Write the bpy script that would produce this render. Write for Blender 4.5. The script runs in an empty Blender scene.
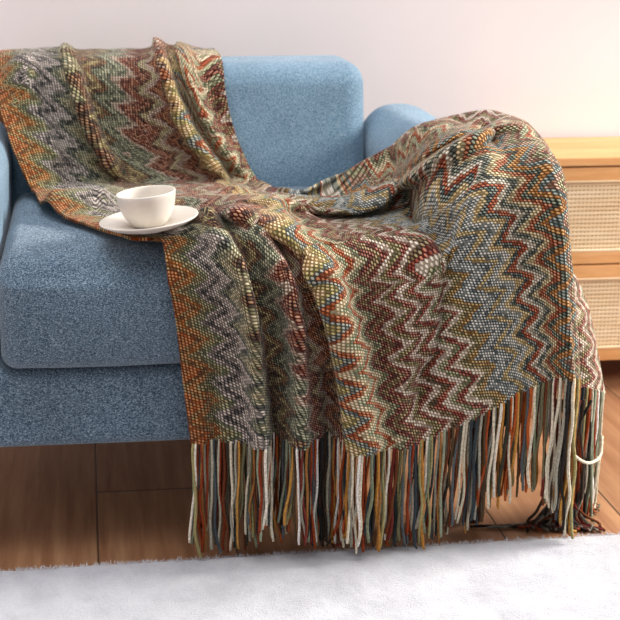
import bpy, bmesh, math, random
import numpy as np
from mathutils import Vector, Matrix, noise
random.seed(7)
rng = np.random.default_rng(5)
S = bpy.context.scene
COL = S.collection

# ------------------------------------------------------------------ camera model
PSI, TH, FOC, PX, PY = math.radians(5), math.radians(12), 1100.0, 180.0, 152.0
CAM = np.array([0, 0, .92])
FW = np.array([math.sin(PSI)*math.cos(TH), math.cos(PSI)*math.cos(TH), -math.sin(TH)])
RT = np.array([math.cos(PSI), -math.sin(PSI), 0.0])
UP = np.cross(RT, FW)
def at(px, py, **k):
    """measured photo point -> world point on the plane X=, Y= or Z="""
    d = FW + RT*(px-PX)/FOC + UP*(PY-py)/FOC
    (a, v), = k.items()
    i = 'XYZ'.index(a)
    return CAM + d*(v-CAM[i])/d[i]
def proj(p):
    d = p-CAM; k = d@FW
    return np.stack([PX+FOC*(d@RT)/k, PY-FOC*(d@UP)/k], -1)

cd = bpy.data.cameras.new('camera'); cam = bpy.data.objects.new('camera', cd); COL.objects.link(cam)
cam.location = CAM; cam.rotation_euler = (math.pi/2-TH, 0, -PSI)
cd.sensor_width = 36; cd.lens = FOC/620*36
cd.shift_x = (310-PX)/620; cd.shift_y = (PY-310)/620
cd.clip_start = .05
cd.dof.use_dof = True; cd.dof.focus_distance = 1.5; cd.dof.aperture_fstop = 6.3
S.camera = cam

# ------------------------------------------------------------------ materials
def lin(h):
    if isinstance(h, str):
        h = [int(h[i:i+2], 16)/255 for i in (0, 2, 4)]
    return tuple((c/12.92 if c <= .04045 else ((c+.055)/1.055)**2.4) for c in h)+(1,)
class NT:
    def __init__(s, name, rough=.8, spec=.3):
        s.m = bpy.data.materials.new(name); s.m.use_nodes = True
        s.t = s.m.node_tree; s.b = s.t.nodes['Principled BSDF']
        s.b.inputs['Roughness'].default_value = rough
        s.b.inputs['Specular IOR Level'].default_value = spec
    def n(s, typ, **k):
        n = s.t.nodes.new(typ)
        for a, v in k.items():
            if a.startswith('i_'):
                n.inputs[a[2:].replace('_', ' ')].default_value = v
            else: setattr(n, a, v)
        return n
    def l(s, a, b): s.t.links.new(a, b)
    def sock(s, n, i, v):
        if hasattr(v, 'links') or hasattr(v, 'is_output'): s.l(v, n.inputs[i])
        else: n.inputs[i].default_value = v
    def math(s, op, a, b=0.0, c=0.0):
        n = s.t.nodes.new('ShaderNodeMath'); n.operation = op
        s.sock(n, 0, a); s.sock(n, 1, b); s.sock(n, 2, c)
        return n.outputs[0]
    def mix(s, f, a, b, mode='MIX'):
        n = s.t.nodes.new('ShaderNodeMix'); n.data_type = 'RGBA'; n.blend_type = mode
        s.sock(n, 0, f); s.sock(n, 6, a); s.sock(n, 7, b)
        return n.outputs[2]
    def ramp(s, f, stops, const=False):
        n = s.t.nodes.new('ShaderNodeValToRGB'); cr = n.color_ramp
        if const: cr.interpolation = 'CONSTANT'
        while len(cr.elements) < len(stops): cr.elements.new(1)
        for e, (p, c) in zip(cr.elements, stops): e.position = p; e.color = c
        s.l(f, n.inputs[0]); return n.outputs[0]
    def noise(s, scale, detail=2, rough=.5, vec=None, dim='3D'):
        n = s.n('ShaderNodeTexNoise'); n.inputs['Scale'].default_value = scale
        n.inputs['Detail'].default_value = detail; n.inputs['Roughness'].default_value = rough
        if vec is not None: s.l(vec, n.inputs['Vector'])
        return n.outputs[0]
    def obj(s): return s.n('ShaderNodeTexCoord').outputs['Object']
    def bump(s, h, dist, strength=1.0):
        n = s.n('ShaderNodeBump'); n.inputs['Distance'].default_value = dist
        n.inputs['Strength'].default_value = strength
        s.l(h, n.inputs['Height']); s.l(n.outputs[0], s.b.inputs['Normal'])
    def col(s, c):
        s.sock(s.b, 0, c)

def mat_plain(name, c, rough=.6, spec=.3, coat=0):
    t = NT(name, rough, spec); o = t.obj()
    f = t.noise(25, 3, vec=o); c = lin(c)
    t.col(t.ramp(f, [(.3, tuple(x*.94 for x in c[:3])+(1,)), (.7, c)]))
    t.b.inputs['Coat Weight'].default_value = coat
    return t.m

def mat_fabric(name, dark, mid, light):
    t = NT(name, .95, .15); o = t.obj()
    f = t.noise(620, 2, .6, vec=o); g = t.noise(9, 3, vec=o)
    mp = t.n('ShaderNodeMapping'); mp.inputs['Scale'].default_value = (1, 1, 3.2); t.l(o, mp.inputs[0])
    h = t.noise(300, 1, .5, vec=mp.outputs[0])
    s = t.math('ADD', t.math('MULTIPLY', f, .62), t.math('MULTIPLY', h, .38))
    c = t.ramp(s, [(.36, lin(dark)), (.5, lin(mid)), (.64, lin(light))])
    v = t.ramp(g, [(.3, (.86, .86, .86, 1)), (.7, (1.06, 1.06, 1.06, 1))])
    t.col(t.mix(1.0, c, v, 'MULTIPLY'))
    t.b.inputs['Sheen Weight'].default_value = .25; t.b.inputs['Sheen Roughness'].default_value = .5
    t.bump(s, .0025, .6)
    return t.m

def mat_wood(name, a, b, c, axis='X', rough=.45, scale=1.0):
    t = NT(name, rough, .35); o = t.obj()
    mp = t.n('ShaderNodeMapping')
    sc = {'X': (1.2, 14, 14), 'Y': (14, 1.2, 14), 'Z': (14, 14, 1.2)}[axis]
    mp.inputs['Scale'].default_value = tuple(x*scale for x in sc); t.l(o, mp.inputs[0])
    f = t.noise(3, 5, .6, vec=mp.outputs[0]); g = t.noise(14, 3, .6, vec=mp.outputs[0])
    s = t.math('ADD', t.math('MULTIPLY', f, .7), t.math('MULTIPLY', g, .3))
    t.col(t.ramp(s, [(.32, lin(a)), (.5, lin(b)), (.68, lin(c))]))
    t.bump(s, .0006, .4)
    return t.m

def mat_floor():
    t = NT('floor_wood', .42, .4); o = t.obj()
    sep = t.n('ShaderNodeSeparateXYZ'); t.l(o, sep.inputs[0]); x, y = sep.outputs[0], sep.outputs[1]
    W, L = .205, .92
    xs = t.math('DIVIDE', t.math('SUBTRACT', x, FX0), W); row = t.math('FLOOR', xs); fx = t.math('FRACT', xs)
    off = t.math('MULTIPLY', t.math('FRACT', t.math('MULTIPLY', row, .437)), L)
    ys = t.math('DIVIDE', t.math('SUBTRACT', t.math('SUBTRACT', y, FY0), off), L); cl = t.math('FLOOR', ys); fy = t.math('FRACT', ys)
    ex = t.math('MULTIPLY', t.math('MINIMUM', fx, t.math('SUBTRACT', 1, fx)), W)
    ey = t.math('MULTIPLY', t.math('MINIMUM', fy, t.math('SUBTRACT', 1, fy)), L)
    e = t.math('MINIMUM', ex, ey)
    seam = t.math('SMOOTH_MIN', t.math('DIVIDE', e, .0026), 1.0, .1)
    rnd = t.math('FRACT', t.math('MULTIPLY', t.math('SINE', t.math('ADD', t.math('MULTIPLY', row, 12.9), t.math('MULTIPLY', cl, 78.2))), 437.5))
    mp = t.n('ShaderNodeMapping'); mp.inputs['Scale'].default_value = (16, 1.3, 1); t.l(o, mp.inputs[0])
    cmb = t.n('ShaderNodeCombineXYZ'); t.l(rnd, cmb.inputs[2])
    va = t.n('ShaderNodeVectorMath'); va.operation = 'ADD'; t.l(mp.outputs[0], va.inputs[0])
    vm = t.n('ShaderNodeVectorMath'); vm.operation = 'SCALE'; vm.inputs[3].default_value = 9; t.l(cmb.outputs[0], vm.inputs[0]); t.l(vm.outputs[0], va.inputs[1])
    g = t.noise(3, 6, .62, vec=va.outputs[0])
    c = t.ramp(g, [(.3, lin('84583a')), (.5, lin('9c7050')), (.7, lin('b08560'))])
    c = t.mix(t.math('MULTIPLY', rnd, .35), c, lin('7c553a'))
    c = t.mix(t.math('SUBTRACT', 1.0, seam), c, lin('2a1a12'))
    t.col(c); t.bump(t.math('ADD', seam, t.math('MULTIPLY', g, .1)), .002, .5)
    return t.m
_p = at(97, 500, Z=0); FX0 = float(_p[0])
_p = at(150, 490, Z=0); FY0 = float(_p[1])

def mat_wall():
    t = NT('wall_plaster', .9, .1); o = t.obj()
    f = t.noise(2.2, 4, .55, vec=o)
    t.col(t.ramp(f, [(.3, lin('e8e0df')), (.7, lin('eee6e5'))]))
    t.bump(t.noise(180, 2, vec=o), .0006, .2)
    return t.m

def mat_rug():
    t = NT('rug_pile', 1.0, .05); o = t.obj()
    f = t.noise(420, 3, .7, vec=o); g = t.noise(16, 4, .6, vec=o)
    c = t.ramp(g, [(.3, lin('c0c0c6')), (.6, lin('d6d6db'))])
    d = t.ramp(f, [(.3, (.86, .86, .88, 1)), (.6, (1, 1, 1, 1))])
    t.col(t.mix(1.0, c, d, 'MULTIPLY'))
    t.b.inputs['Sheen Weight'].default_value = .4
    t.bump(t.math('ADD', f, t.math('MULTIPLY', g, 1.5)), .006, .7)
    return t.m

# colour bands of the knit: ground yarn, fleck yarn (left edge -> right edge)
BANDS = '''8a4a26 c89a6a|a8582a d8a070|7a4a2c b0a878|a86432 d2b080|77684a c0bc90|
5c6650 c9c6a2|857c7c ece4e2|24262a a09a9a|8a8280 f0e8e6|9c9694 fbf5f2|2c2f33 98a090|6f7660 dcd8c0|9a947c eae2c4|6a6a52 cfc8a0|
3a261c a88460|5a2c20 c09a78|34221a 8f7454|8a7a54 e0d4a8|4a3024 b48c68|3c4438 a8ac94|7c8470 dcdcc4|4c5246 b4b8a0|
a89484 ecdcd2|5a261e d09884|7a3c2a e0b49a|3f211a b48068|9a9070 e4dcbc|a08c80 f0dcd4|612c20 d49c84|8a4a2e e8b894|45302a c0a088|
b08c60 f4e0b8|c4a878 fbeed2|8d8458 e8d8a0|566264 c4cac0|9a4a2a dc9a70|
cfc0a0 fff2da|8f9678 dde0c8|9a4428 dc946c|c8bc9c fff4e0|6f745c ccccaa|
551f1a c0806e|6d5a40 c8b48c|5f1f1c cc8874|c8b6a8 fffaf0|6d6544 c8bc90|6a2620 d09484|cdbcb0 fff8f0|54402e b09c74|
7a2a20 d48c78|d8ccc0 fffaf2|7a7e60 d8d8b8|6a221c cc8876|e0d4c4 fffdf4|6a6244 d0c498|
8a6a3a dcc08c|59656a dfe6e8|8f9a9e fbfdfd|4c5a62 d8e0e2|a8946a f0e0b4|5c686c e6ecec|9aa4a4 ffffff|
c0aa7c fdf0cc|2f3c3e a4b4ae|8e3c26 dc9070|c8c0ac ffffff|3a4240 b8c0b4|b8aa88 fff2d0|
8c4428 dca080|2e3a34 a0ac98|a06a3a e4bc88|4a5a5c b8c8c4|8a6450 e0c4b4|6f7054 dcd8b4|5a2c20 cc9880'''.replace('\n', '').split('|')
BANDS = [tuple(b.split()) for b in BANDS]
BW = .0118
def mat_knit():
    t = NT('zigzag_knit', .92, .12)
    uv = t.n('ShaderNodeUVMap'); uv.uv_map = 'knit'
    sep = t.n('ShaderNodeSeparateXYZ'); t.l(uv.outputs[0], sep.inputs[0])
    CU, CV = .0046, .0045
    su = t.math('DIVIDE', sep.outputs[0], CU); sv = t.math('DIVIDE', sep.outputs[1], CV)
    iu = t.math('FLOOR', su)
    par = t.math('FRACT', t.math('MULTIPLY', iu, .5))        # alternate columns shifted by half a stitch
    sv2 = t.math('ADD', sv, par)
    iv = t.math('FLOOR', sv2)
    fu = t.math('SUBTRACT', t.math('FRACT', su), .5); fv = t.math('SUBTRACT', t.math('FRACT', sv2), .5)
    uq = t.math('MULTIPLY', iu, CU); vq = t.math('MULTIPLY', t.math('SUBTRACT', iv, par), CV)
    zig = t.math('PINGPONG', vq, .0245)
    b = t.math('ADD', uq, t.math('MULTIPLY', zig, -1.5))
    b = t.math('ADD', b, .034)
    idx = t.math('DIVIDE', b, BW)
    jit = t.math('FRACT', t.math('MULTIPLY', t.math('SINE', t.math('ADD', t.math('MULTIPLY', iu, 39.3), t.math('MULTIPLY', iv, 11.7))), 2371.3))
    idx = t.math('MAXIMUM', t.math('ADD', idx, t.math('MULTIPLY', t.math('SUBTRACT', jit, .5), .12)), 0.0)
    idx = t.math('SUBTRACT', idx, t.math('MULTIPLY', t.math('GREATER_THAN', idx, 75.0), 38.0))
    def seq(k):
        cols = [lin(x[k]) for x in BANDS]
        out = None
        for q in range(3):
            r = t.ramp(t.math('DIVIDE', t.math('SUBTRACT', idx, 25.0*q), 25.0), [(i/25, c) for i, c in enumerate(cols[25*q:25*q+25])], True)
            out = r if out is None else t.mix(t.math('GREATER_THAN', idx, 25.0*q), out, r)
        return out
    g, fl = seq(0), seq(1)
    # slanted stitch
    a = t.math('ADD', fu, t.math('MULTIPLY', fv, .35))
    r2 = t.math('ADD', t.math('POWER', t.math('DIVIDE', a, .36), 2), t.math('POWER', t.math('DIVIDE', fv, .44), 2))
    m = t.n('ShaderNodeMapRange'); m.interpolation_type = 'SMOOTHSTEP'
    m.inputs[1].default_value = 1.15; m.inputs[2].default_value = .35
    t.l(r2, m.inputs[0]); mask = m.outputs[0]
    h = t.math('FRACT', t.math('MULTIPLY', t.math('SINE', t.math('ADD', t.math('MULTIPLY', iu, 12.98), t.math('MULTIPLY', iv, 78.23))), 4375.5))
    # flecks alternate between the bright fleck yarn and the ground yarn
    w = t.math('LESS_THAN', h, .62)
    fl = t.mix(.12, fl, lin('fff2dc'))
    flk = t.mix(w, t.mix(.3, g, fl), fl)
    flk = t.mix(t.math('MULTIPLY', t.math('GREATER_THAN', h, .86), .7), flk, lin('3c3a30'))
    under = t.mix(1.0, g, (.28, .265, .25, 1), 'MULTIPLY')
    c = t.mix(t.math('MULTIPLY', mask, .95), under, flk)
    base = t.mix(.2, c, g)
    hs = t.n('ShaderNodeHueSaturation'); hs.inputs['Saturation'].default_value = 1.12; t.l(base, hs.inputs['Color'])
    t.col(t.mix(1.0, hs.outputs[0], (1.0, .95, .87, 1), 'MULTIPLY'))
    t.bump(mask, .003, 1.0)
    t.b.inputs['Sheen Weight'].default_value = .15
    return t.m

# ------------------------------------------------------------------ mesh helpers
def mesh_obj(name, verts, faces, mat, parent=None, smooth=True):
    me = bpy.data.meshes.new(name); me.from_pydata([tuple(map(float, v)) for v in verts], [], [tuple(map(int, f)) for f in faces])
    if smooth: me.polygons.foreach_set('use_smooth', [True]*len(me.polygons))
    me.update(); o = bpy.data.objects.new(name, me); COL.objects.link(o)
    if mat: me.materials.append(mat)
    if parent: o.parent = parent
    return o
def from_bm(name, bm, mat, parent=None, smooth=True):
    me = bpy.data.meshes.new(name); bm.to_mesh(me); bm.free()
    if smooth: me.polygons.foreach_set('use_smooth', [True]*len(me.polygons))
    o = bpy.data.objects.new(name, me); COL.objects.link(o); me.materials.append(mat)
    if parent: o.parent = parent
    return o
def thing(name, label, cat, loc=(0, 0, 0), group=None):
    o = bpy.data.objects.new(name, None); COL.objects.link(o); o.location = loc
    o['label'] = label; o['category'] = cat; o.empty_display_size = .05
    if group: o['group'] = group
    return o
def world_parent(o, p):     # keep world-space vertices
    o.parent = p; o.matrix_parent_inverse = Matrix.Translation(p.location).inverted()

def rbox(lo, hi, r, n=10, nz=6, warp=None):
    """rounded soft box, returns verts, faces"""
    lo, hi = np.array(lo, float), np.array(hi, float); c = (lo+hi)/2; h = (hi-lo)/2
    r = min(r, *(h*.999))
    def axis(hh):
        a = np.linspace(0, 1, nz+1)
        e = hh-r*np.cos(a*math.pi/4*1.0)*0 - r + r*np.tan(a*math.pi/4)
        mid = np.linspace(-(hh-r), hh-r, n+1)
        return np.concatenate([-e[::-1][:-1], mid, e[1:]])
    ax = [axis(x) for x in h]
    V, Fc, idx = [], [], {}
    def vid(p):
        k = tuple(np.round(p, 6))
        if k not in idx: idx[k] = len(V); V.append(p)
        return idx[k]
    for d in range(3):
        a, b = [(1, 2), (2, 0), (0, 1)][d]
        for s in (-1, 1):
            for i in range(len(ax[a])-1):
                for j in range(len(ax[b])-1):
                    q = []
                    for ii, jj in ((0, 0), (1, 0), (1, 1), (0, 1)):
                        p = np.zeros(3); p[d] = s*h[d]; p[a] = ax[a][i+ii]; p[b] = ax[b][j+jj]
                        q.append(vid(p))
                    Fc.append(q if s > 0 else q[::-1])
    V = np.array(V); inn = np.clip(V, -(h-r), h-r); dd = V-inn
    L = np.linalg.norm(dd, axis=1); L[L == 0] = 1
    V = inn+dd/L[:, None]*r
    if warp: V = warp(V, h)
    return V+c, Fc
def bevel_box(bm, lo, hi, bev=.0015):
    lo, hi = Vector(lo), Vector(hi)
    r = bmesh.ops.create_cube(bm, size=1)
    for v in r['verts']: v.co = (lo+hi)/2+Vector([v.co[i]*(hi-lo)[i] for i in range(3)])
    if bev:
        es = list({e for v in r['verts'] for e in v.link_edges})
        bmesh.ops.bevel(bm, geom=es, offset=bev, segments=2, affect='EDGES', profile=.7)
def tube(pts, rad, n=6, cap=True):
    pts = np.array(pts); m = len(pts); V = []; F = []
    T = np.gradient(pts, axis=0); T /= np.linalg.norm(T, axis=1)[:, None]+1e-9
    ref = np.array([0, 1, 0.]) if abs(T[0][1]) < .8 else np.array([1., 0, 0])
    rad = np.broadcast_to(rad, (m,))
    for i in range(m):
        a = np.cross(T[i], ref); a /= np.linalg.norm(a)+1e-9; b = np.cross(T[i], a)
        for k in range(n):
            t = 2*math.pi*k/n+ i*.5
            V.append(pts[i]+rad[i]*(a*math.cos(t)+b*math.sin(t)))
    for i in range(m-1):
        for k in range(n):
            F.append((i*n+k, i*n+(k+1) % n, (i+1)*n+(k+1) % n, (i+1)*n+k))
    if cap:
        F.append(tuple(range(n))[::-1]); F.append(tuple((m-1)*n+k for k in range(n)))
    return V, F

# ------------------------------------------------------------------ setting
M_floor, M_wall, M_rug, M_knit = mat_floor(), mat_wall(), mat_rug(), mat_knit()
M_back = mat_fabric('blue_upholstery', '4a6377', '6d8a9e', '93aaba')
M_seat = mat_fabric('blue_tweed_upholstery', '293745', '566c7e', '99abb9')
M_trim = mat_plain('white_trim', 'efe9e4', .5)
def plane(name, lo, hi, mat, sub=1):
    bm = bmesh.new(); bevel_box(bm, lo, hi, 0); o = from_bm(name, bm, mat, smooth=False); o['kind'] = 'structure'; return o
WY = 2.16
plane('floor', (-2.2, -1.6, -.06), (3.0, WY+.1, 0), M_floor)
plane('wall_back', (-2.2, WY, 0), (3.0, WY+.1, 2.7), M_wall)
plane('wall_left', (-2.3, -1.6, 0), (-2.2, WY+.1, 2.7), M_wall)
plane('baseboard_back', (-2.2, WY-.012, 0), (3.0, WY, .075), M_trim)

# rug ---------------------------------------------------------------
def rug():
    a, b = at(0, 566, Z=.02), at(620, 529, Z=.02)
    nx, ny = 420, 150
    ex = (b-a); ex[2] = 0; L = np.linalg.norm(ex); ex /= L; ey = np.array([ex[1], -ex[0], 0])
    X0, X1, D = -.8, L+.8, .75
    o0 = np.array([a[0], a[1], 0])
    V = []
    for j in range(ny+1):
        for i in range(nx+1):
            s, t = X0+(X1-X0)*i/nx, D*(j/ny)**1.25
            wob = .0035*noise.noise((s*40, 0, 3))+.003*noise.noise((s*120, 5, 3))
            p = o0+ex*s+ey*(t-wob*(1-min(1, t/.03)))
            e = min(1, t/.012, (D-t)/.012+.02, (s-X0)/.012+.02, (X1-s)/.012+.02); e = max(e, 0)
            z = .017*math.sqrt(1-(1-e)**2)
            z += e*(.0022*noise.noise((p[0]*26, p[1]*26, 0))+.0012*noise.noise((p[0]*80, p[1]*80, 2)))
            V.append((p[0], p[1], max(z, .0005)))
    F = [(j*(nx+1)+i, (j+1)*(nx+1)+i, (j+1)*(nx+1)+i+1, j*(nx+1)+i+1) for j in range(ny) for i in range(nx)]
    root = thing('rug', 'fluffy white shag rug lying on the wooden floor in front of the armchair', 'rug')
    mesh_obj('rug_body', V, F, M_rug, root)
    # loose pile hairs
    HV, HF = [], []
    for k in range(16000):
        s = random.uniform(-.1, L+.1); t = .62*random.random()**2.2 if k % 3 else random.uniform(-.001, .012)
        p = o0+ex*s+ey*t; z0 = .012 if t > .004 else .003
        ln = random.uniform(.006, .012); an = random.uniform(0, 6.28); le = random.uniform(.5, 1.0)
        d = np.array([math.cos(an)*le, math.sin(an)*le, .7]); d /= np.linalg.norm(d)
        w = np.array([-math.sin(an), math.cos(an), 0])*.0005
        q = p+np.array([0, 0, z0]); m = q+d*ln*.55; e = m+(d-np.array([0, 0, .5]))*ln*.5
        if e[2] < .001: e[2] = .001
        n = len(HV); HV += [q-w, q+w, m+w*.8, m-w*.8, e]; HF += [(n, n+1, n+2, n+3), (n+3, n+2, n+4)]
    h = mesh_obj('rug_pile', HV, HF, M_rug, root); h['kind'] = 'stuff'
rug()

# ------------------------------------------------------------------ armchair
XL, XR = -.128, .478           # inner faces of the arms
ARMW, YF, YBK = .165, 1.45, 2.04
chair = thing('armchair', 'blue tweed upholstered armchair with rounded arms, half covered by the knitted throw', 'armchair', (.175, 1.75, 0))
BOXES = []                       # collision solids (lo, hi, r)
def soft(name, lo, hi, r, mat, warp=None, n=14, nz=8, coll=True):
    V, F = rbox(lo, hi, r, n, nz, warp); o = mesh_obj(name, V, F, mat); world_parent(o, chair)
    if coll: BOXES.append((np.array(lo), np.array(hi), r))
    return o
def puff(ax, amt):
    def w(V, h):
        q = V/h; o = [i for i in range(3) if i != ax]
        k = np.clip(1-q[:, o[0]]**2, 0, 1)*np.clip(1-q[:, o[1]]**2, 0, 1)
        V = V.copy(); V[:, ax] += np.sign(V[:, ax])*k*amt*(np.abs(q[:, ax]) > .5)
        return V
    return w
def seatwarp(V, h):
    V = V.copy(); q = V/h
    fx = np.clip(1-q[:, 0]**4, 0, 1)
    V[:, 2] += .010*fx*np.clip(1-q[:, 1]**2, 0, 1)*np.clip(q[:, 2]/.9, 0, 1)**2
    V[:, 1] -= .010*fx*np.clip(1-(q[:, 2])**2, 0, 1)*np.clip(-q[:, 1], 0, 1)**4
    V[:, 2] -= .024*np.clip((-q[:, 1]-.70)/.30, 0, 1)**2*np.clip(q[:, 2]/.9, 0, 1)**2
    # soft pull near the piped corner
    for i in range(len(V)):
        V[i] += np.array([0, 1, 1])*0.0015*noise.noise(tuple(V[i]*14))
    return V
SZ = .462
soft('base', (XL-ARMW+.006, YF+.012, .176), (XR+ARMW-.006, YBK-.03, .296), .018, M_seat)
soft('seat_cushion', (XL+.004, YF-.004, .2985), (XR+.016, 1.86, SZ), .026, M_seat, seatwarp, 24)
BOXES[-1] = (np.array((XL+.004, YF-.015, .29)), np.array((XR+.020, 1.86, SZ+.010)), .036)
def backwarp(V, h):
    V = puff(1, .012)(V, h); k = (V[:, 2]+h[2])/(2*h[2]); V[:, 1] += .07*k*1.0-.02
    return V
soft('backrest', (XL-.012, 1.835, .300), (XR+.018, 1.985, .672), .040, M_back, backwarp, 18, coll=False)
for s in (-1, 1):
    x0 = XL-ARMW if s < 0 else XR
    def aw(V, h, s=s):
        V = V.copy(); V[:, 0] += (s > 0)*.034*np.clip(-V[:, 0]/h[0]+.2, 0, 1)*np.clip(.9-V[:, 1]/h[1]*.6, 0, 1); q = (V[:, 2]/h[2]); V[:, 0] *= 1+.05*np.clip(q, 0, 1)**2
        V[:, 2] += .006*np.sin((V[:, 1]/h[1])*1.5); return V
    soft('armrest', (x0, YF+.004, .296), (x0+ARMW, YBK-.05, .587), .076, M_back, aw, 16)
    if s > 0: BOXES[-1] = (np.array((XR+.006, YF+.004, .296)), np.array((XR+ARMW, YBK-.05, .592)), .078); BOXES[-1][0][0] = XR+.026
M_leg = mat_wood('dark_leg_wood', '3a2418', '5a3a26', '7a5236', 'Z')
for lx in (XL-ARMW+.05, XR+ARMW-.05):
    for ly in (YF+.07, YBK-.09):
        bm = bmesh.new()
        bmesh.ops.create_cone(bm, cap_ends=True, segments=24, radius1=.013, radius2=.022, depth=.18, matrix=Matrix.Translation((lx, ly, .09)))
        o = from_bm('leg', bm, M_leg); world_parent(o, chair)
# ------------------------------------------------------------------ throw surface
def sdf(p):
    best = np.full(len(p), 9.)
    for lo, hi, r in BOXES:
        c, h = (lo+hi)/2, (hi-lo)/2
        q = np.abs(p-c)-(h-r)
        d = np.linalg.norm(np.maximum(q, 0), axis=1)+np.minimum(q.max(axis=1), 0)-r
        best = np.minimum(best, d)
    # backrest (leaning)
    c, h, r = np.array([(XL+XR)/2+.003, 1.91, .486]), np.array([.318, .087, .190]), .04
    s = p.copy(); s[:, 1] -= .07*((p[:, 2]-.30)/.384)-.02
    q = np.abs(s-c)-(h-r)
    d = np.linalg.norm(np.maximum(q, 0), axis=1)+np.minimum(q.max(axis=1), 0)-r
    return np.minimum(best, d)
def push_out(p, off):
    for _ in range(6):
        d = sdf(p); m = d < off
        if not m.any(): break
        q = p[m]; g = np.zeros_like(q); e = 1e-4
        for a in range(3):
            dp = np.zeros(3); dp[a] = e
            g[:, a] = (sdf(q+dp)-sdf(q-dp))/(2*e)
        L = np.linalg.norm(g, axis=1)[:, None]; g /= np.where(L < 1e-6, 1, L)
        p[m] = q+g*(off-d[m])[:, None]
    return p

ROWS = [
 # (x list), (y list), depth list
 ([-8,18,42,66,84,108,130,148,160,172,180,190,203,217],[57,53,51,51,58,58,58,52,46,48,49,50,52,56],'Y',[1.965]*14),
 ([-4,20,44,70,90,112,136,152,165,178,186,196,209,223],[85,82,80,82,88,88,88,84,80,80,81,82,84,86],'Y',[1.875]*14),
 ([3,26,49,77,97,120,146,162,174,187,195,204,218,230],[120,118,116,116,120,120,122,120,116,116,116,116,116,117],'Y',[1.82,1.83,1.845]+[1.855]*11),
 ([17,38,60,88,108,132,158,176,188,201,208,217,230,241],[160,157,155,153,155,156,156,154,150,148,148,148,148,149],'Y',[1.79,1.805,1.825]+[1.835]*11),
 ([34,55,77,103,122,148,175,195,210,224,231,238,250,260],[196,195,193,190,187,186,186,185,184,182,182,182,182,183],'Y',[1.765,1.78,1.80]+[1.805]*11),
 ([46,66,88,112,135,163,195,222,243,258,266,271,281,292],[213,212,210,207,205,204,204,206,208,208,206,202,197,191],'Z',[.475]*9+[.475,.478,.484,.478,.488]),
 ([85,105,125,146,170,200,235,268,298,320,330,334,342,346],[226,224,223,222,220,219,218,220,222,220,214,206,194,180],'Z',[.478]*9+[.478,.482,.488,.487,.497]),
 ([128,145,163,182,208,242,280,322,362,388,396,400,402,400],[238,238,238,238,236,236,238,240,236,226,206,185,166,148],'M',['Z.480']*9+['Z.484','Y1.588','Y1.64','Y1.69','Y1.735']),
 ([160,178,196,215,238,268,306,350,396,436,450,456,460,446],[262,256,254,254,256,260,262,264,262,232,193,155,138,122],'M',['Y1.475']*8+['Y1.50','Y1.50','Y1.548','Y1.605','Y1.655','Y1.705']),
 ([172,191,210,230,254,282,320,362,410,455,488,513,528,512],[300,296,294,294,296,298,302,304,290,238,178,131,126,119],'Y',[1.436]*8+[1.436,1.447,1.472,1.545,1.60,1.665]),
 ([179,200,221,243,268,296,334,374,422,476,520,551,562,568],[350,347,345,345,347,350,354,356,340,286,232,186,202,232],'Y',[1.430]*9+[1.432,1.436,1.455,1.52,1.60]),
 ([185,207,230,254,280,309,347,388,438,494,534,560,579,590],[400,398,397,396,397,400,403,404,388,342,306,282,300,318],'Y',[1.424]*11+[1.432,1.485,1.56]),
 ([191,214,240,266,294,325,362,402,452,508,540,562,586,604],[446,444,443,441,440,442,444,446,428,402,386,376,388,394],'Y',[1.42]*11+[1.426,1.475,1.54]),
]
def ctrl_grid():
    G = []
    for xs, ys, m, d in ROWS:
        row = []
        for x, y, v in zip(xs, ys, d):
            if m == 'M': row.append(at(x, y, **{v[0]: float(v[1:])}))
            else: row.append(at(x, y, **{m: v}))
        G.append(row)
    G = np.array(G)
    back1 = G[0].copy(); back1[:, 1] = 2.055; back1[:, 2] = .66
    back2 = G[0].copy(); back2[:, 1] = 2.085; back2[:, 2] = .50
    return np.concatenate([[back2], [back1], G])
def catmull(P, t):     # P (n,...), t array of float index
    n = len(P); i = np.clip(np.floor(t).astype(int), 0, n-2); f = (t-i)
    g = lambda k: P[np.clip(k, 0, n-1)]
    p0, p1, p2, p3 = g(i-1), g(i), g(i+1), g(i+2)
    p0 = np.where((i == 0).reshape(-1, *[1]*(P.ndim-1)), 2*p1-p2, p0)
    p3 = np.where((i == n-2).reshape(-1, *[1]*(P.ndim-1)), 2*p2-p1, p3)
    f = f.reshape(-1, *[1]*(P.ndim-1))
    return .5*(2*p1+(p2-p0)*f+(2*p0-5*p1+4*p2-p3)*f**2+(3*p1-p0-3*p2+p3)*f**3)
NU, NV = 480, 560
RELAX = 1500
def normals(S3):
    du = np.gradient(S3, axis=1); dv = np.gradient(S3, axis=0)
    n = np.cross(du, dv); n /= np.linalg.norm(n, axis=2)[..., None]+1e-9
    return -n
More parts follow.
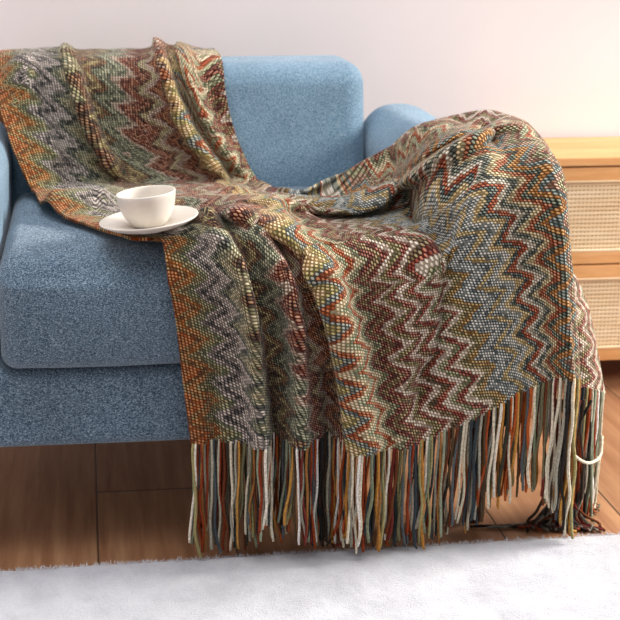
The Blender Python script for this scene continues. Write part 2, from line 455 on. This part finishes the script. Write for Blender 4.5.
FOLDS = [  # path px, width px, amp m, row range (v index)
 ([(66,50),(78,90),(98,140),(122,184)],6.5,.012,(1.5,7)),
 ([(86,58),(98,110),(116,160)],6,-.010,(1.5,7)),
 ([(155,46),(170,90),(190,135),(228,186)],7,.014,(1.5,7.2)),
 ([(167,52),(180,95),(202,140),(236,183)],4,-.012,(1.5,7.2)),
 ([(182,50),(192,95),(212,140),(244,182)],8,.010,(1.5,7.2)),
 ([(22,60),(34,110),(58,170)],10,.008,(1.5,7)),
 ([(40,209),(80,207),(120,203)],5,.022,(6,8.2)),
 ([(118,214),(170,212),(220,208),(262,203)],4,.012,(6,9)),
 ([(150,236),(205,228),(236,262),(252,330),(258,400),(262,443)],8,.020,(8,14.1)),
 ([(222,240),(250,280),(268,330),(276,440)],6,-.016,(8,14.1)),
 ([(215,222),(262,246),(290,300),(298,360),(300,443)],7,.022,(8,14.1)),
 ([(270,232),(312,290),(330,360),(332,440)],8,-.022,(8.5,14.1)),
 ([(205,208),(275,228),(322,275),(352,345),(368,440)],12,.024,(7.5,14.1)),
 ([(180,216),(230,214),(300,222),(345,236)],4,.010,(7,9.5)),
 ([(205,207),(262,205),(300,209),(334,211),(368,203),(400,190)],5,.014,(6,12)),
 ([(330,226),(365,222),(405,212),(445,190),(480,160)],11,-.022,(6.5,12)),
 ([(405,170),(440,148),(485,124)],4,.009,(8.5,11.2)),
 ([(262,190),(300,194),(346,183),(400,152),(440,126),(480,116)],5,.012,(6.3,11)),
 ([(285,203),(345,200),(402,177),(455,146),(495,122)],4.5,-.020,(6.3,11.2)),
 ([(420,143),(470,126),(505,119)],3,.004,(9,11.5)),
 ([(536,140),(551,190),(556,250),(562,320),(566,378)],8,.016,(10,14.1)),
 ([(566,215),(574,270),(580,340),(584,385)],6,-.020,(10.5,14.1)),
 ([(478,165),(486,230),(476,300),(470,400)],14,.010,(9.5,14.1)),
 ([(440,215),(452,270),(440,330),(420,400)],12,-.012,(9,14.1)),
 ([(515,190),(522,260),(520,330),(520,395)],12,-.008,(10,14.1)),
 ([(395,250),(402,320),(400,440)],14,.008,(9,14.1)),
 ([(205,262),(212,330),(216,440)],8,-.010,(9.5,14.1)),
]
STEPS = [  # folded-over edges: path, soft side px, sharp side px, amp start, amp end, sharp side, lean, rows
 ([(215,207),(270,206),(334,211),(400,188),(456,157),(505,131),(530,134)],9,2.5,.010,.036,1,(.1,-.8,-.35),(6,12)),
 ([(392,182),(440,149),(490,123)],6,2.5,.010,.018,1,(.1,-.8,-.3),(8,11.5)),
 ([(200,210),(275,230),(318,272),(345,340),(360,444)],13,3,.018,.016,1,(-.9,-.2,-.1),(7.5,15)),
 ([(222,224),(262,248),(290,300),(298,360),(299,444)],10,3,.012,.014,-1,(.9,-.2,0),(8,15)),
 ([(160,236),(205,230),(236,262),(250,320),(256,380),(260,444)],12,3,.008,.012,-1,(.9,-.2,0),(8,15)),
 ([(66,50),(78,90),(98,140),(124,186)],8,2.5,.009,.013,1,(-.9,-.2,0),(1.2,7)),
 ([(158,47),(172,90),(192,135),(234,188)],8,2.5,.012,.014,1,(-.9,-.2,0),(1.2,7)),
 ([(181,50),(196,95),(218,140),(252,185)],8,2.5,.010,.014,1,(-.9,-.2,0),(1.2,7)),
 ([(536,138),(553,190),(558,250),(563,320),(567,380)],12,4,.005,.009,-1,(.9,0,0),(10.5,15)),
]
def build_surface():
    G = ctrl_grid(); nr = len(G)
    tv = np.linspace(0, nr-1, NV+1); tu = np.linspace(0, 13, NU+1)
    A = catmull(G, tv)                         # NV+1, 14, 3
    A = catmull(A.transpose(1, 0, 2), tu).transpose(1, 0, 2)
    # light smoothing
    for _ in range(28):
        B = A.copy(); B[1:-1, :] = (A[:-2, :]+2*A[1:-1, :]+A[2:, :])/4; A = B
        B = A.copy(); B[:, 1:-1] = (A[:, :-2]+2*A[:, 1:-1]+A[:, 2:])/4; A = B
    N = normals(A)
    sh = A.shape
    A = push_out(A.reshape(-1, 3).copy(), .008).reshape(sh)
    px = proj(A.reshape(-1, 3)).reshape(sh[0], sh[1], 2)
    TV = np.repeat(tv[:, None], NU+1, 1)
    D = np.zeros(sh[:2])
    for path, w, amp, (r0, r1) in FOLDS:
        P = np.array(path, float); best = np.full(sh[:2], 1e9); tt = np.zeros(sh[:2])
        seg = np.linalg.norm(np.diff(P, axis=0), axis=1); tot = seg.sum(); acc = 0
        for k in range(len(P)-1):
            ab = P[k+1]-P[k]; t = np.clip(((px-P[k])@ab)/(ab@ab), 0, 1)
            d = np.linalg.norm(px-(P[k]+t[..., None]*ab), axis=2)
            m = d < best; best[m] = d[m]; tt[m] = ((acc+t*seg[k])/tot)[m]; acc += seg[k]
        end = 1.0 if (path[-1][1] > 370 or path[0][1] < 70) else np.clip((1-tt)/.2, 0, 1)
        start = 1.0 if path[0][1] < 70 else np.clip(tt/.15, 0, 1)
        if path[0][1] < 70: end = np.clip((1-tt)/.15, 0, 1)
        g = np.exp(-(best/w)**2)*end*start
        g *= np.clip((TV-r0)/.7, 0, 1)*np.clip((r1-TV)/.4, 0, 1) if r1 < 14 else np.clip((TV-r0)/.7, 0, 1)
        D += (1.65 if path[0][1] > 212 or path[0][1] < 70 else 1.2)*amp*g*np.clip((TV-1)/2.6, .25, 1)
    # small natural wrinkling
    for j in range(0, sh[0]):
        for i in range(0, sh[1]):
            p = A[j, i]
            D[j, i] += .0030*noise.noise((p[0]*16, p[1]*16, p[2]*9+4))+.0012*noise.noise((p[0]*45, p[1]*45, p[2]*30))
    A = A+N*D[..., None]
    for rep_ in range(6):
        for _ in range(2):
            B = A.copy(); B[1:-1, :] = (A[:-2, :]+2*A[1:-1, :]+A[2:, :])/4; A = B
            B = A.copy(); B[:, 1:-1] = (A[:, :-2]+2*A[:, 1:-1]+A[:, 2:])/4; A = B
        A = push_out(A.reshape(-1, 3).copy(), .0070).reshape(sh)
    N = normals(A); px = proj(A.reshape(-1, 3)).reshape(sh[0], sh[1], 2); off = np.zeros(sh)
    for path, ws, wh, a0, a1, side, lean, (r0, r1) in STEPS:
        P = np.array(path, float); best = np.full(sh[:2], 1e9); tt = np.zeros(sh[:2]); sg = np.zeros(sh[:2])
        t_ = np.linspace(0, len(P)-1, 40); P = catmull(P, t_)
        seg = np.linalg.norm(np.diff(P, axis=0), axis=1); tot = seg.sum(); acc = 0
        for k in range(len(P)-1):
            ab = P[k+1]-P[k]; v = px-P[k]; t = np.clip((v@ab)/(ab@ab), 0, 1)
            d = np.linalg.norm(v-t[..., None]*ab, axis=2); m = d < best
            best[m] = d[m]; tt[m] = ((acc+t*seg[k])/tot)[m]; sg[m] = (ab[0]*v[..., 1]-ab[1]*v[..., 0])[m]; acc += seg[k]
        w = np.where(sg*side > 0, wh, ws)
        g = np.exp(-(best/w)**2)*np.clip((TV-r0)/.7, 0, 1)*np.clip((r1-TV)/.5, 0, 1)
        if r1 < 14: g = g*np.clip((1-tt)/.18, 0, 1)
        if r0 > 2: g = g*np.clip(tt/.15, 0, 1)
        amp = a0+(a1-a0)*tt
        off += (g*amp)[..., None]*(N+np.array(lean)*.75)
    A = A+off
    for _ in range(2):
        B = A.copy(); B[1:-1, :] = (A[:-2, :]+2*A[1:-1, :]+A[2:, :])/4; A = B
        B = A.copy(); B[:, 1:-1] = (A[:, :-2]+2*A[:, 1:-1]+A[:, 2:])/4; A = B
    A = push_out(A.reshape(-1, 3).copy(), .0070).reshape(sh)
    return A, tv, tu
A, tv, tu = build_surface()
# cup rests on the cloth: press the cloth down under the saucer
TILT = math.radians(-6)
SC = Vector(at(150, 229, Z=.491)); 
TX = math.radians(-3.0)
SN = Matrix.Rotation(TILT, 3, 'Y') @ Matrix.Rotation(TX, 3, 'X') @ Vector((0, 0, 1))
SN.normalize()
rel = A-np.array(SC); hgt = rel@np.array(SN); rad = np.linalg.norm(rel-hgt[..., None]*np.array(SN), axis=2)
lim = np.where(rad < .05, -.0035, -.0035+np.clip(rad-.05, 0, .05)*.35)
m = (rad < .085) & (hgt > lim) & (hgt < .06)
A[m] = A[m]-np.array(SN)*(hgt-lim)[m][:, None]

def make_throw():
    root = thing('throw_blanket', 'multicoloured zigzag knitted throw with long yarn fringe draped over the blue armchair', 'blanket', (.3, 1.6, 0))
    nv, nu = A.shape[:2]
    # pattern coordinates: metres across (per column, averaged) and along (per column)
    du = np.linalg.norm(np.diff(A, axis=1), axis=2); low = du[int(nv*.72):]
    wu = np.concatenate([[0], np.cumsum(low.mean(axis=0))])
    dv = np.linalg.norm(np.diff(A, axis=0), axis=2)
    lv = np.concatenate([np.zeros((1, nu)), np.cumsum(dv, axis=0)]); lv = lv[-1]-lv
    k = 25; ker = np.ones(k)/k
    lv = np.stack([np.convolve(np.pad(r, k//2, mode='edge'), ker, 'valid') for r in lv])
    U = np.repeat(wu[None], nv, 0)
    print('THROW width', wu[-1], 'top width', du[40].sum(), 'len', lv[0, 0], lv[0, nu//2], lv[0, -1])
    top = np.concatenate([np.zeros((nv, 1)), np.cumsum(du, axis=1)], axis=1)*.98
    k2 = 31; top = np.stack([np.convolve(np.pad(c_, k2//2, mode='edge'), np.ones(k2)/k2, 'valid') for c_ in top.T], 1)
    f_ = np.clip((tv-5.8)/3.4, 0, 1); f_ = (f_*f_*(3-2*f_))[:, None]
    U = U*f_+top*(1-f_)
    # relax the pattern coordinates so that stitches keep their size on the cloth
    st = 4; P = A.copy()
    for _ in range(14):
        B = P.copy(); B[1:-1] = (P[:-2]+2*P[1:-1]+P[2:])/4; P = B; B = P.copy(); B[:, 1:-1] = (P[:, :-2]+2*P[:, 1:-1]+P[:, 2:])/4; P = B
    P = P[::st, ::st]; Q = np.stack([U[::st, ::st], lv[::st, ::st]], -1); Q0 = Q.copy()
    def rel(a, b, pa, pb, acc, cnt, w):
        L = np.linalg.norm(pb-pa, axis=-1); d = b-a; l = np.linalg.norm(d, axis=-1)+1e-9
        return (d*((l-L)/l*.5*w)[..., None])
    sl = [((slice(None), slice(None, -1)), (slice(None), slice(1, None)), 1.0), ((slice(None, -1), slice(None)), (slice(1, None), slice(None)), 1.0),
          ((slice(None, -1), slice(None, -1)), (slice(1, None), slice(1, None)), .7), ((slice(None, -1), slice(1, None)), (slice(1, None), slice(None, -1)), .7)]
    for it in range(RELAX):
        acc = np.zeros_like(Q); cnt = np.zeros(Q.shape[:2])
        for a, b, w in sl:
            c = rel(Q[a], Q[b], P[a], P[b], 0, 0, w); acc[a] += c; acc[b] -= c; cnt[a] += w; cnt[b] += w
        Q += acc/cnt[..., None]*1.2 + (Q0-Q)*.0018
    dQ = Q-Q0; gv = np.arange(nv)/st; gu = np.arange(nu)/st
    dF = catmull(dQ, np.minimum(gv, len(dQ)-1)); dF = catmull(dF.transpose(1, 0, 2), np.minimum(gu, dQ.shape[1]-1)).transpose(1, 0, 2)
    U = U+dF[..., 0]; lv = lv+dF[..., 1]; U = U-U[-60:, 0].mean()
    print('U range', U.min(), U.max())
    idx = np.arange(nv*nu).reshape(nv, nu)
    F = np.stack([idx[:-1, :-1], idx[1:, :-1], idx[1:, 1:], idx[:-1, 1:]], -1).reshape(-1, 4)
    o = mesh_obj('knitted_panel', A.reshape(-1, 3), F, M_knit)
    me = o.data; uvl = me.uv_layers.new(name='knit')
    li = np.empty(len(me.loops), np.int32); me.loops.foreach_get('vertex_index', li)
    UV = np.stack([U.ravel(), lv.ravel()+.5], -1)[li]
    uvl.data.foreach_set('uv', UV.ravel().astype(np.float32))
    world_parent(o, root)
    so = o.modifiers.new('thickness', 'SOLIDIFY'); so.thickness = .005; so.offset = 0
    return root, wu
throw, WU = make_throw()

# ------------------------------------------------------------------ fringe
YARN = {}
def yarn(h):
    if h not in YARN:
        t = NT('yarn_'+h, .95, .1); o = t.obj()
        w = t.n('ShaderNodeTexNoise'); w.inputs['Scale'].default_value = 380; t.l(o, w.inputs['Vector'])
        c = lin(h); t.col(t.ramp(w.outputs[0], [(.35, tuple(x*.62 for x in c[:3])+(1,)), (.65, c)])); t.bump(w.outputs[0], .0015, .6)
        YARN[h] = t.m
    return YARN[h]
YC = ['e2d6bd', '9aa088', '7d836a', '8a3a20', 'a34a26', 'b9803c', 'c8924a', '3a4246', '596064', '2e2a28', '6a3a24', 'c8c0a8', '8d8a7c', '74302a', 'a59a6a', '4a4038', 'b45a2c', 'a8a494', '5a4632', '9a6a3a', '3a3a30', '6f6a50']
def drop_z(x, y):  # resting height
    a = at(300, 548, Z=.02)
    return .022 if y < 1.43 else .006
def strand_path(p0, length, seed, sway=.010, wig=.0026, pull=(0, 0)):
    r = random.Random(seed); n = 22; pts = []
    a1, a2 = r.uniform(-1, 1)*sway, r.uniform(-.6, .6)*sway
    f1, ph = r.uniform(25, 60), r.uniform(0, 6.28); f2, ph2 = r.uniform(60, 110), r.uniform(0, 6.28)
    for i in range(n+1):
        s = i/n; d = s*length
        x = p0[0]+a1*s**1.6+wig*s**.5*math.sin(d*f1+ph)+wig*.35*math.sin(d*f2+ph2)*s+pull[0]*s**2
        y = p0[1]+a2*s**1.5+wig*.7*s*math.cos(d*f1*.8+ph2)+pull[1]*s**2
        z = p0[2]-d
        pts.append([x, y, z])
    # lay what reaches the rug or floor on it
    zmin = .026 if pts[-1][1] < 1.448 else .0035
    out = []
    for k, q in enumerate(pts):
        if q[2] < zmin:
            over = zmin-q[2]; q = [q[0]+over*r.uniform(-.25, .25), q[1]-over*.6, zmin]
        out.append(q)
    return out
def clear_of(pts, y_front):
    return pts
edge = A[-1]; earc = np.concatenate([[0], np.cumsum(np.linalg.norm(np.diff(edge, axis=0), axis=1))])
def edge_at(s):
    s = s*earc[-1]; return np.array([np.interp(s, earc, edge[:, k]) for k in range(3)])
def len_at(px):
    ys = np.interp(px, [190, 240, 262, 300, 330, 400, 430, 470, 500, 530, 552, 575, 604], [556, 552, 535, 540, 552, 548, 542, 532, 510, 492, 505, 535, 520])
    return ys
def strand(name, s, seed, front, extra=0.0):
    p = edge_at(s); q = proj(p[None])[0]
    ye = len_at(q[0])+random.Random(seed).uniform(-16, 7)+extra
    p1 = at(q[0], ye, Y=float(p[1]))
    L = max(.06, p[2]-p1[2])
    p = p+np.array([0, -.003 if front else .006, .004])
    pts = strand_path(p, L, seed, pull=(.0, 0 if front else .004))
    r = random.Random(seed+99)
    rad = np.full(len(pts), r.uniform(.0018, .0025)); rad[0] *= .8; rad[-1] *= .75
    return tube(pts, rad, 7)
for i in range(100):
    s = (i+.5)/100+random.uniform(-.003, .003)
    V, F = strand('fringe_strand', s, 100+i, True)
    c = random.choice(YC) if i % 6 else random.choice(['efe6d4', 'f4efe6', 'e2d6bd'])
    o = mesh_obj('fringe_strand', V, F, yarn(c)); world_parent(o, throw)
BV, BF, BM = [], [], []
mats = [yarn(c) for c in YC]
for i in range(270):
    V, F = strand('x', (i+random.random())/270, 900+i, i % 4 == 0)
    n = len(BV); BV += list(V); BF += [tuple(k+n for k in f) for f in F]; BM += [random.randrange(len(mats))]*len(F)
# strands of the far corner that trail onto the floor by the rug edge
for i in range(44):
    r = random.Random(3000+i); a = at(r.uniform(545, 592), 400, Y=1.475); e = at(r.uniform(470, 545), 527, Z=.004)
    m1 = at(r.uniform(546, 584), 490+r.uniform(-8, 8), Y=1.48); m2 = at(r.uniform(528, 558) if i < 26 else r.uniform(560, 598), 523, Z=.006)
    P = np.array([a, m1, m2, e if i < 14 else m2+np.array([r.uniform(-.02, .03), -.02, 0])])
    pts = catmull(P, np.linspace(0, 3, 26)); pts[:, 2] = np.maximum(pts[:, 2], .004)
    pts += np.array([[.002*math.sin(k*.9+i), .002*math.cos(k*.7+i), 0] for k in range(len(pts))])
    V, F = tube(pts, .0022, 7); n = len(BV); BV += list(V); BF += [tuple(k+n for k in f) for f in F]
    BM += [r.choice([YC.index(c) for c in ('2e2a28', '6a3a24', '4a4038', '74302a', '8a3a20', '8d8a7c')])]*len(F)
pts = catmull(np.array([at(566, 440, Y=1.44), at(574, 455, Y=1.43), at(588, 463, Y=1.45), at(600, 456, Y=1.49), at(602, 436, Y=1.515)]), np.linspace(0, 4, 24))
V, F = tube(pts, .0024, 7); n = len(BV); BV += list(V); BF += [tuple(k+n for k in f) for f in F]; BM += [YC.index('f4efe6') if 'f4efe6' in YC else 0]*len(F)
o = mesh_obj('fringe_strands', BV, BF, None)
for mm in mats: o.data.materials.append(mm)
o.data.polygons.foreach_set('material_index', BM); o['kind'] = 'stuff'; world_parent(o, throw)

# ------------------------------------------------------------------ cup and saucer
M_cer = mat_plain('cream_stoneware', 'd9d1c6', .35, .5, .15)
def lathe(prof, n=72):
    V, F = [], []
    for r, z in prof:
        for k in range(n):
            a = 2*math.pi*k/n; V.append((r*math.cos(a), r*math.sin(a), z))
    m = len(prof)
    for i in range(m-1):
        for k in range(n): F.append((i*n+k, i*n+(k+1) % n, (i+1)*n+(k+1) % n, (i+1)*n+k))
    F.append(tuple(range(n))[::-1]); F.append(tuple((m-1)*n+k for k in range(n)))
    return V, F
R = Matrix.Rotation(TILT, 4, 'Y')
sau = [(.028, 0), (.030, .0), (.031, .003), (.045, .004), (.060, .0085), (.0715, .0145), (.0735, .0160), (.0742, .0172), (.0735, .0182), (.0715, .0178), (.058, .0120), (.045, .0080), (.032, .0068), (.0305, .0062), (.001, .0062)]
V, F = lathe(sau); o = mesh_obj('saucer', V, F, M_cer); o.location = SC; o.rotation_euler = (TX, TILT, 0); o.scale = (.95,)*3
o['label'] = 'round cream saucer resting on the folded throw under the cup'; o['category'] = 'saucer'
cup_root = thing('cup', 'cream rounded ceramic coffee cup standing on the saucer', 'cup')
cup_root['label'] = 'cream rounded ceramic coffee cup standing on the saucer'
cup_root.location = SC+SN*.0062; cup_root.rotation_euler = (TX, TILT, 0); cup_root.scale = (.93,)*3
cp = [(.0225, 0), (.024, .0), (.0255, .0015), (.0285, .0050), (.0345, .0140), (.0395, .0250), (.0428, .0370), (.0446, .0490), (.0454, .0570), (.0450, .0584), (.0438, .0586), (.0428, .0570), (.0418, .0480), (.0398, .0360), (.0365, .0250), (.0315, .0150), (.0250, .0080), (.014, .0050), (.001, .0045)]
V, F = lathe([(r, z*.88) for r, z in cp]); mesh_obj('cup_body', V, F, M_cer, cup_root)
hp = [(math.cos(t)*.014+.0475, 0, .032+math.sin(t)*.015) for t in np.linspace(-1.75, 1.75, 20)]
an = math.radians(52); hp = [(x*math.cos(an), x*math.sin(an), z) for x, y, z in hp]
V, F = tube(hp, .0036, 10); mesh_obj('handle', V, F, M_cer, cup_root)

# ------------------------------------------------------------------ dresser
M_wd = mat_wood('light_oak', 'c68c54', 'd49d66', 'dfae7a', 'X', .5)
M_cane = mat_wood('cane_strip', 'd8b890', 'e6cca6', 'f0dcbc', 'X', .6)
M_cback = mat_plain('cane_backing', 'c89a70', .8)
M_dark = mat_plain('dresser_gap', '3a2013', .8)
DY = 1.955
zt = lambda y: float(at(600, y, Y=DY)[2])
X0, X1 = float(at(528, 300, Y=DY)[0]), 1.50
dr = thing('dresser', 'light oak dresser with woven cane drawer fronts standing behind the armchair arm', 'dresser', ((X0+X1)/2, 2.05, 0))
def part(name, boxes, mat, parent=None, bev=.002):
    bm = bmesh.new()
    for lo, hi in boxes: bevel_box(bm, lo, hi, bev)
    o = from_bm(name, bm, mat, smooth=False)
    if parent is None: world_parent(o, dr)
    else: o.parent = parent
    return o
TZ1, TZ0 = zt(157), zt(165.5)
part('top', [((X0-.006, DY-.004, TZ0), (X1+.006, WY-.014, TZ1))], M_wd, bev=.003)
zb = zt(361.5); zm = zt(264.5)
part('body', [((X0, DY+.02, zb), (X0+.016, WY-.016, TZ0)), ((X1-.016, DY+.02, zb), (X1, WY-.016, TZ0)), ((X0+.016, DY+.022, zb), (X1-.016, WY-.016, zb+.014)), ((X0+.016, WY-.026, zb+.014), (X1-.016, WY-.016, TZ0)),
              ((X0+.016, DY+.03, zm-.006), (X1-.016, WY-.03, zm+.006))], M_wd)
def drawer(z0, z1):
    g = .0018; x0, x1 = X0+.002, X1-.002; rail = (zt(168)-zt(181)); y0, y1 = DY, DY+.018
    z0 += g; z1 -= g; xc = x0+.032
    d = part('drawer', [((x0, y0, z0), (x0+.03, y1, z1)), ((x1-.03, y0, z0), (x1, y1, z1)), ((x0+.03, y0, z0), (x1-.03, y1, z0+rail)), ((x0+.03, y0, z1-rail), (x1-.03, y1, z1))], M_wd)
    a0, a1, b0, b1 = x0+.03, x1-.03, z0+rail, z1-rail
    mo = part('moulding', [((a0, y0-.001, b1-.0035), (a1, y0+.006, b1)), ((a0, y0-.001, b0), (a1, y0+.006, b0+.0035)), ((a0, y0-.001, b0), (a0+.0035, y0+.006, b1)), ((a1-.0035, y0-.001, b0), (a1, y0+.006, b1))], M_cane, d, .001)
    part('panel_backing', [((a0, y0+.0125, b0), (a1, y0+.0165, b1))], M_cback, d, 0)
    bx = []; st = .0078
    nx = int((a1-a0)/st); nz = int((b1-b0)/st)
    for i in range(1, nx):
        x = a0+(a1-a0)*i/nx
        for q in (-.0013, .0013): bx.append(((x+q-.0011, y0+.0075, b0), (x+q+.0011, y0+.0088, b1)))
    for j in range(1, nz):
        z = b0+(b1-b0)*j/nz
        for q in (-.0013, .0013): bx.append(((a0, y0+.0062, z+q-.0011), (a1, y0+.0075, z+q+.0011)))
    part('cane_panel', bx, M_cane, d, 0)
drawer(zm, zt(166.5)); drawer(zb, zm)
for lx in (X0+.05, X1-.05):
    for ly in (DY+.05, WY-.05):
        bm = bmesh.new()
        bmesh.ops.create_cone(bm, cap_ends=True, segments=24, radius1=.010, radius2=.018, depth=zb, matrix=Matrix.Translation((lx, ly, zb/2)))
        o = from_bm('leg', bm, M_wd); world_parent(o, dr)

# ------------------------------------------------------------------ light
def area(name, loc, tgt, size, power, col, size_y=None):
    l = bpy.data.lights.new(name, 'AREA'); l.energy = power; l.color = col; l.size = size
    if size_y: l.shape = 'RECTANGLE'; l.size_y = size_y
    o = bpy.data.objects.new(name, l); COL.objects.link(o); o.location = loc
    o.rotation_euler = (Vector(tgt)-Vector(loc)).to_track_quat('-Z', 'Y').to_euler()
    return o
area('window_light', (6.0, 2.05, 3.45), (.4, 1.55, .4), 2.0, 900, (1, .96, .91), 2.0)
area('ceiling_light', (-.1, 1.25, 2.5), (.1, 1.55, .2), 1.5, 43, (.98, .98, 1))
area('dresser_fill', (2.05, .85, 1.25), (1.15, 1.95, .12), .45, 5.0, (1, .93, .86)).data.spread = math.radians(75)  # added fill light that brightens the dresser front; no lamp stands there
w = bpy.data.worlds.new('world'); S.world = w; w.use_nodes = True
w.node_tree.nodes['Background'].inputs[0].default_value = (.86, .90, 1, 1)
w.node_tree.nodes['Background'].inputs[1].default_value = .30
S.view_settings.view_transform = 'Standard'; S.view_settings.look = 'None'
S.view_settings.exposure = 0; S.view_settings.gamma = 1
try: S.view_settings.use_curve_mapping = False
except Exception: pass
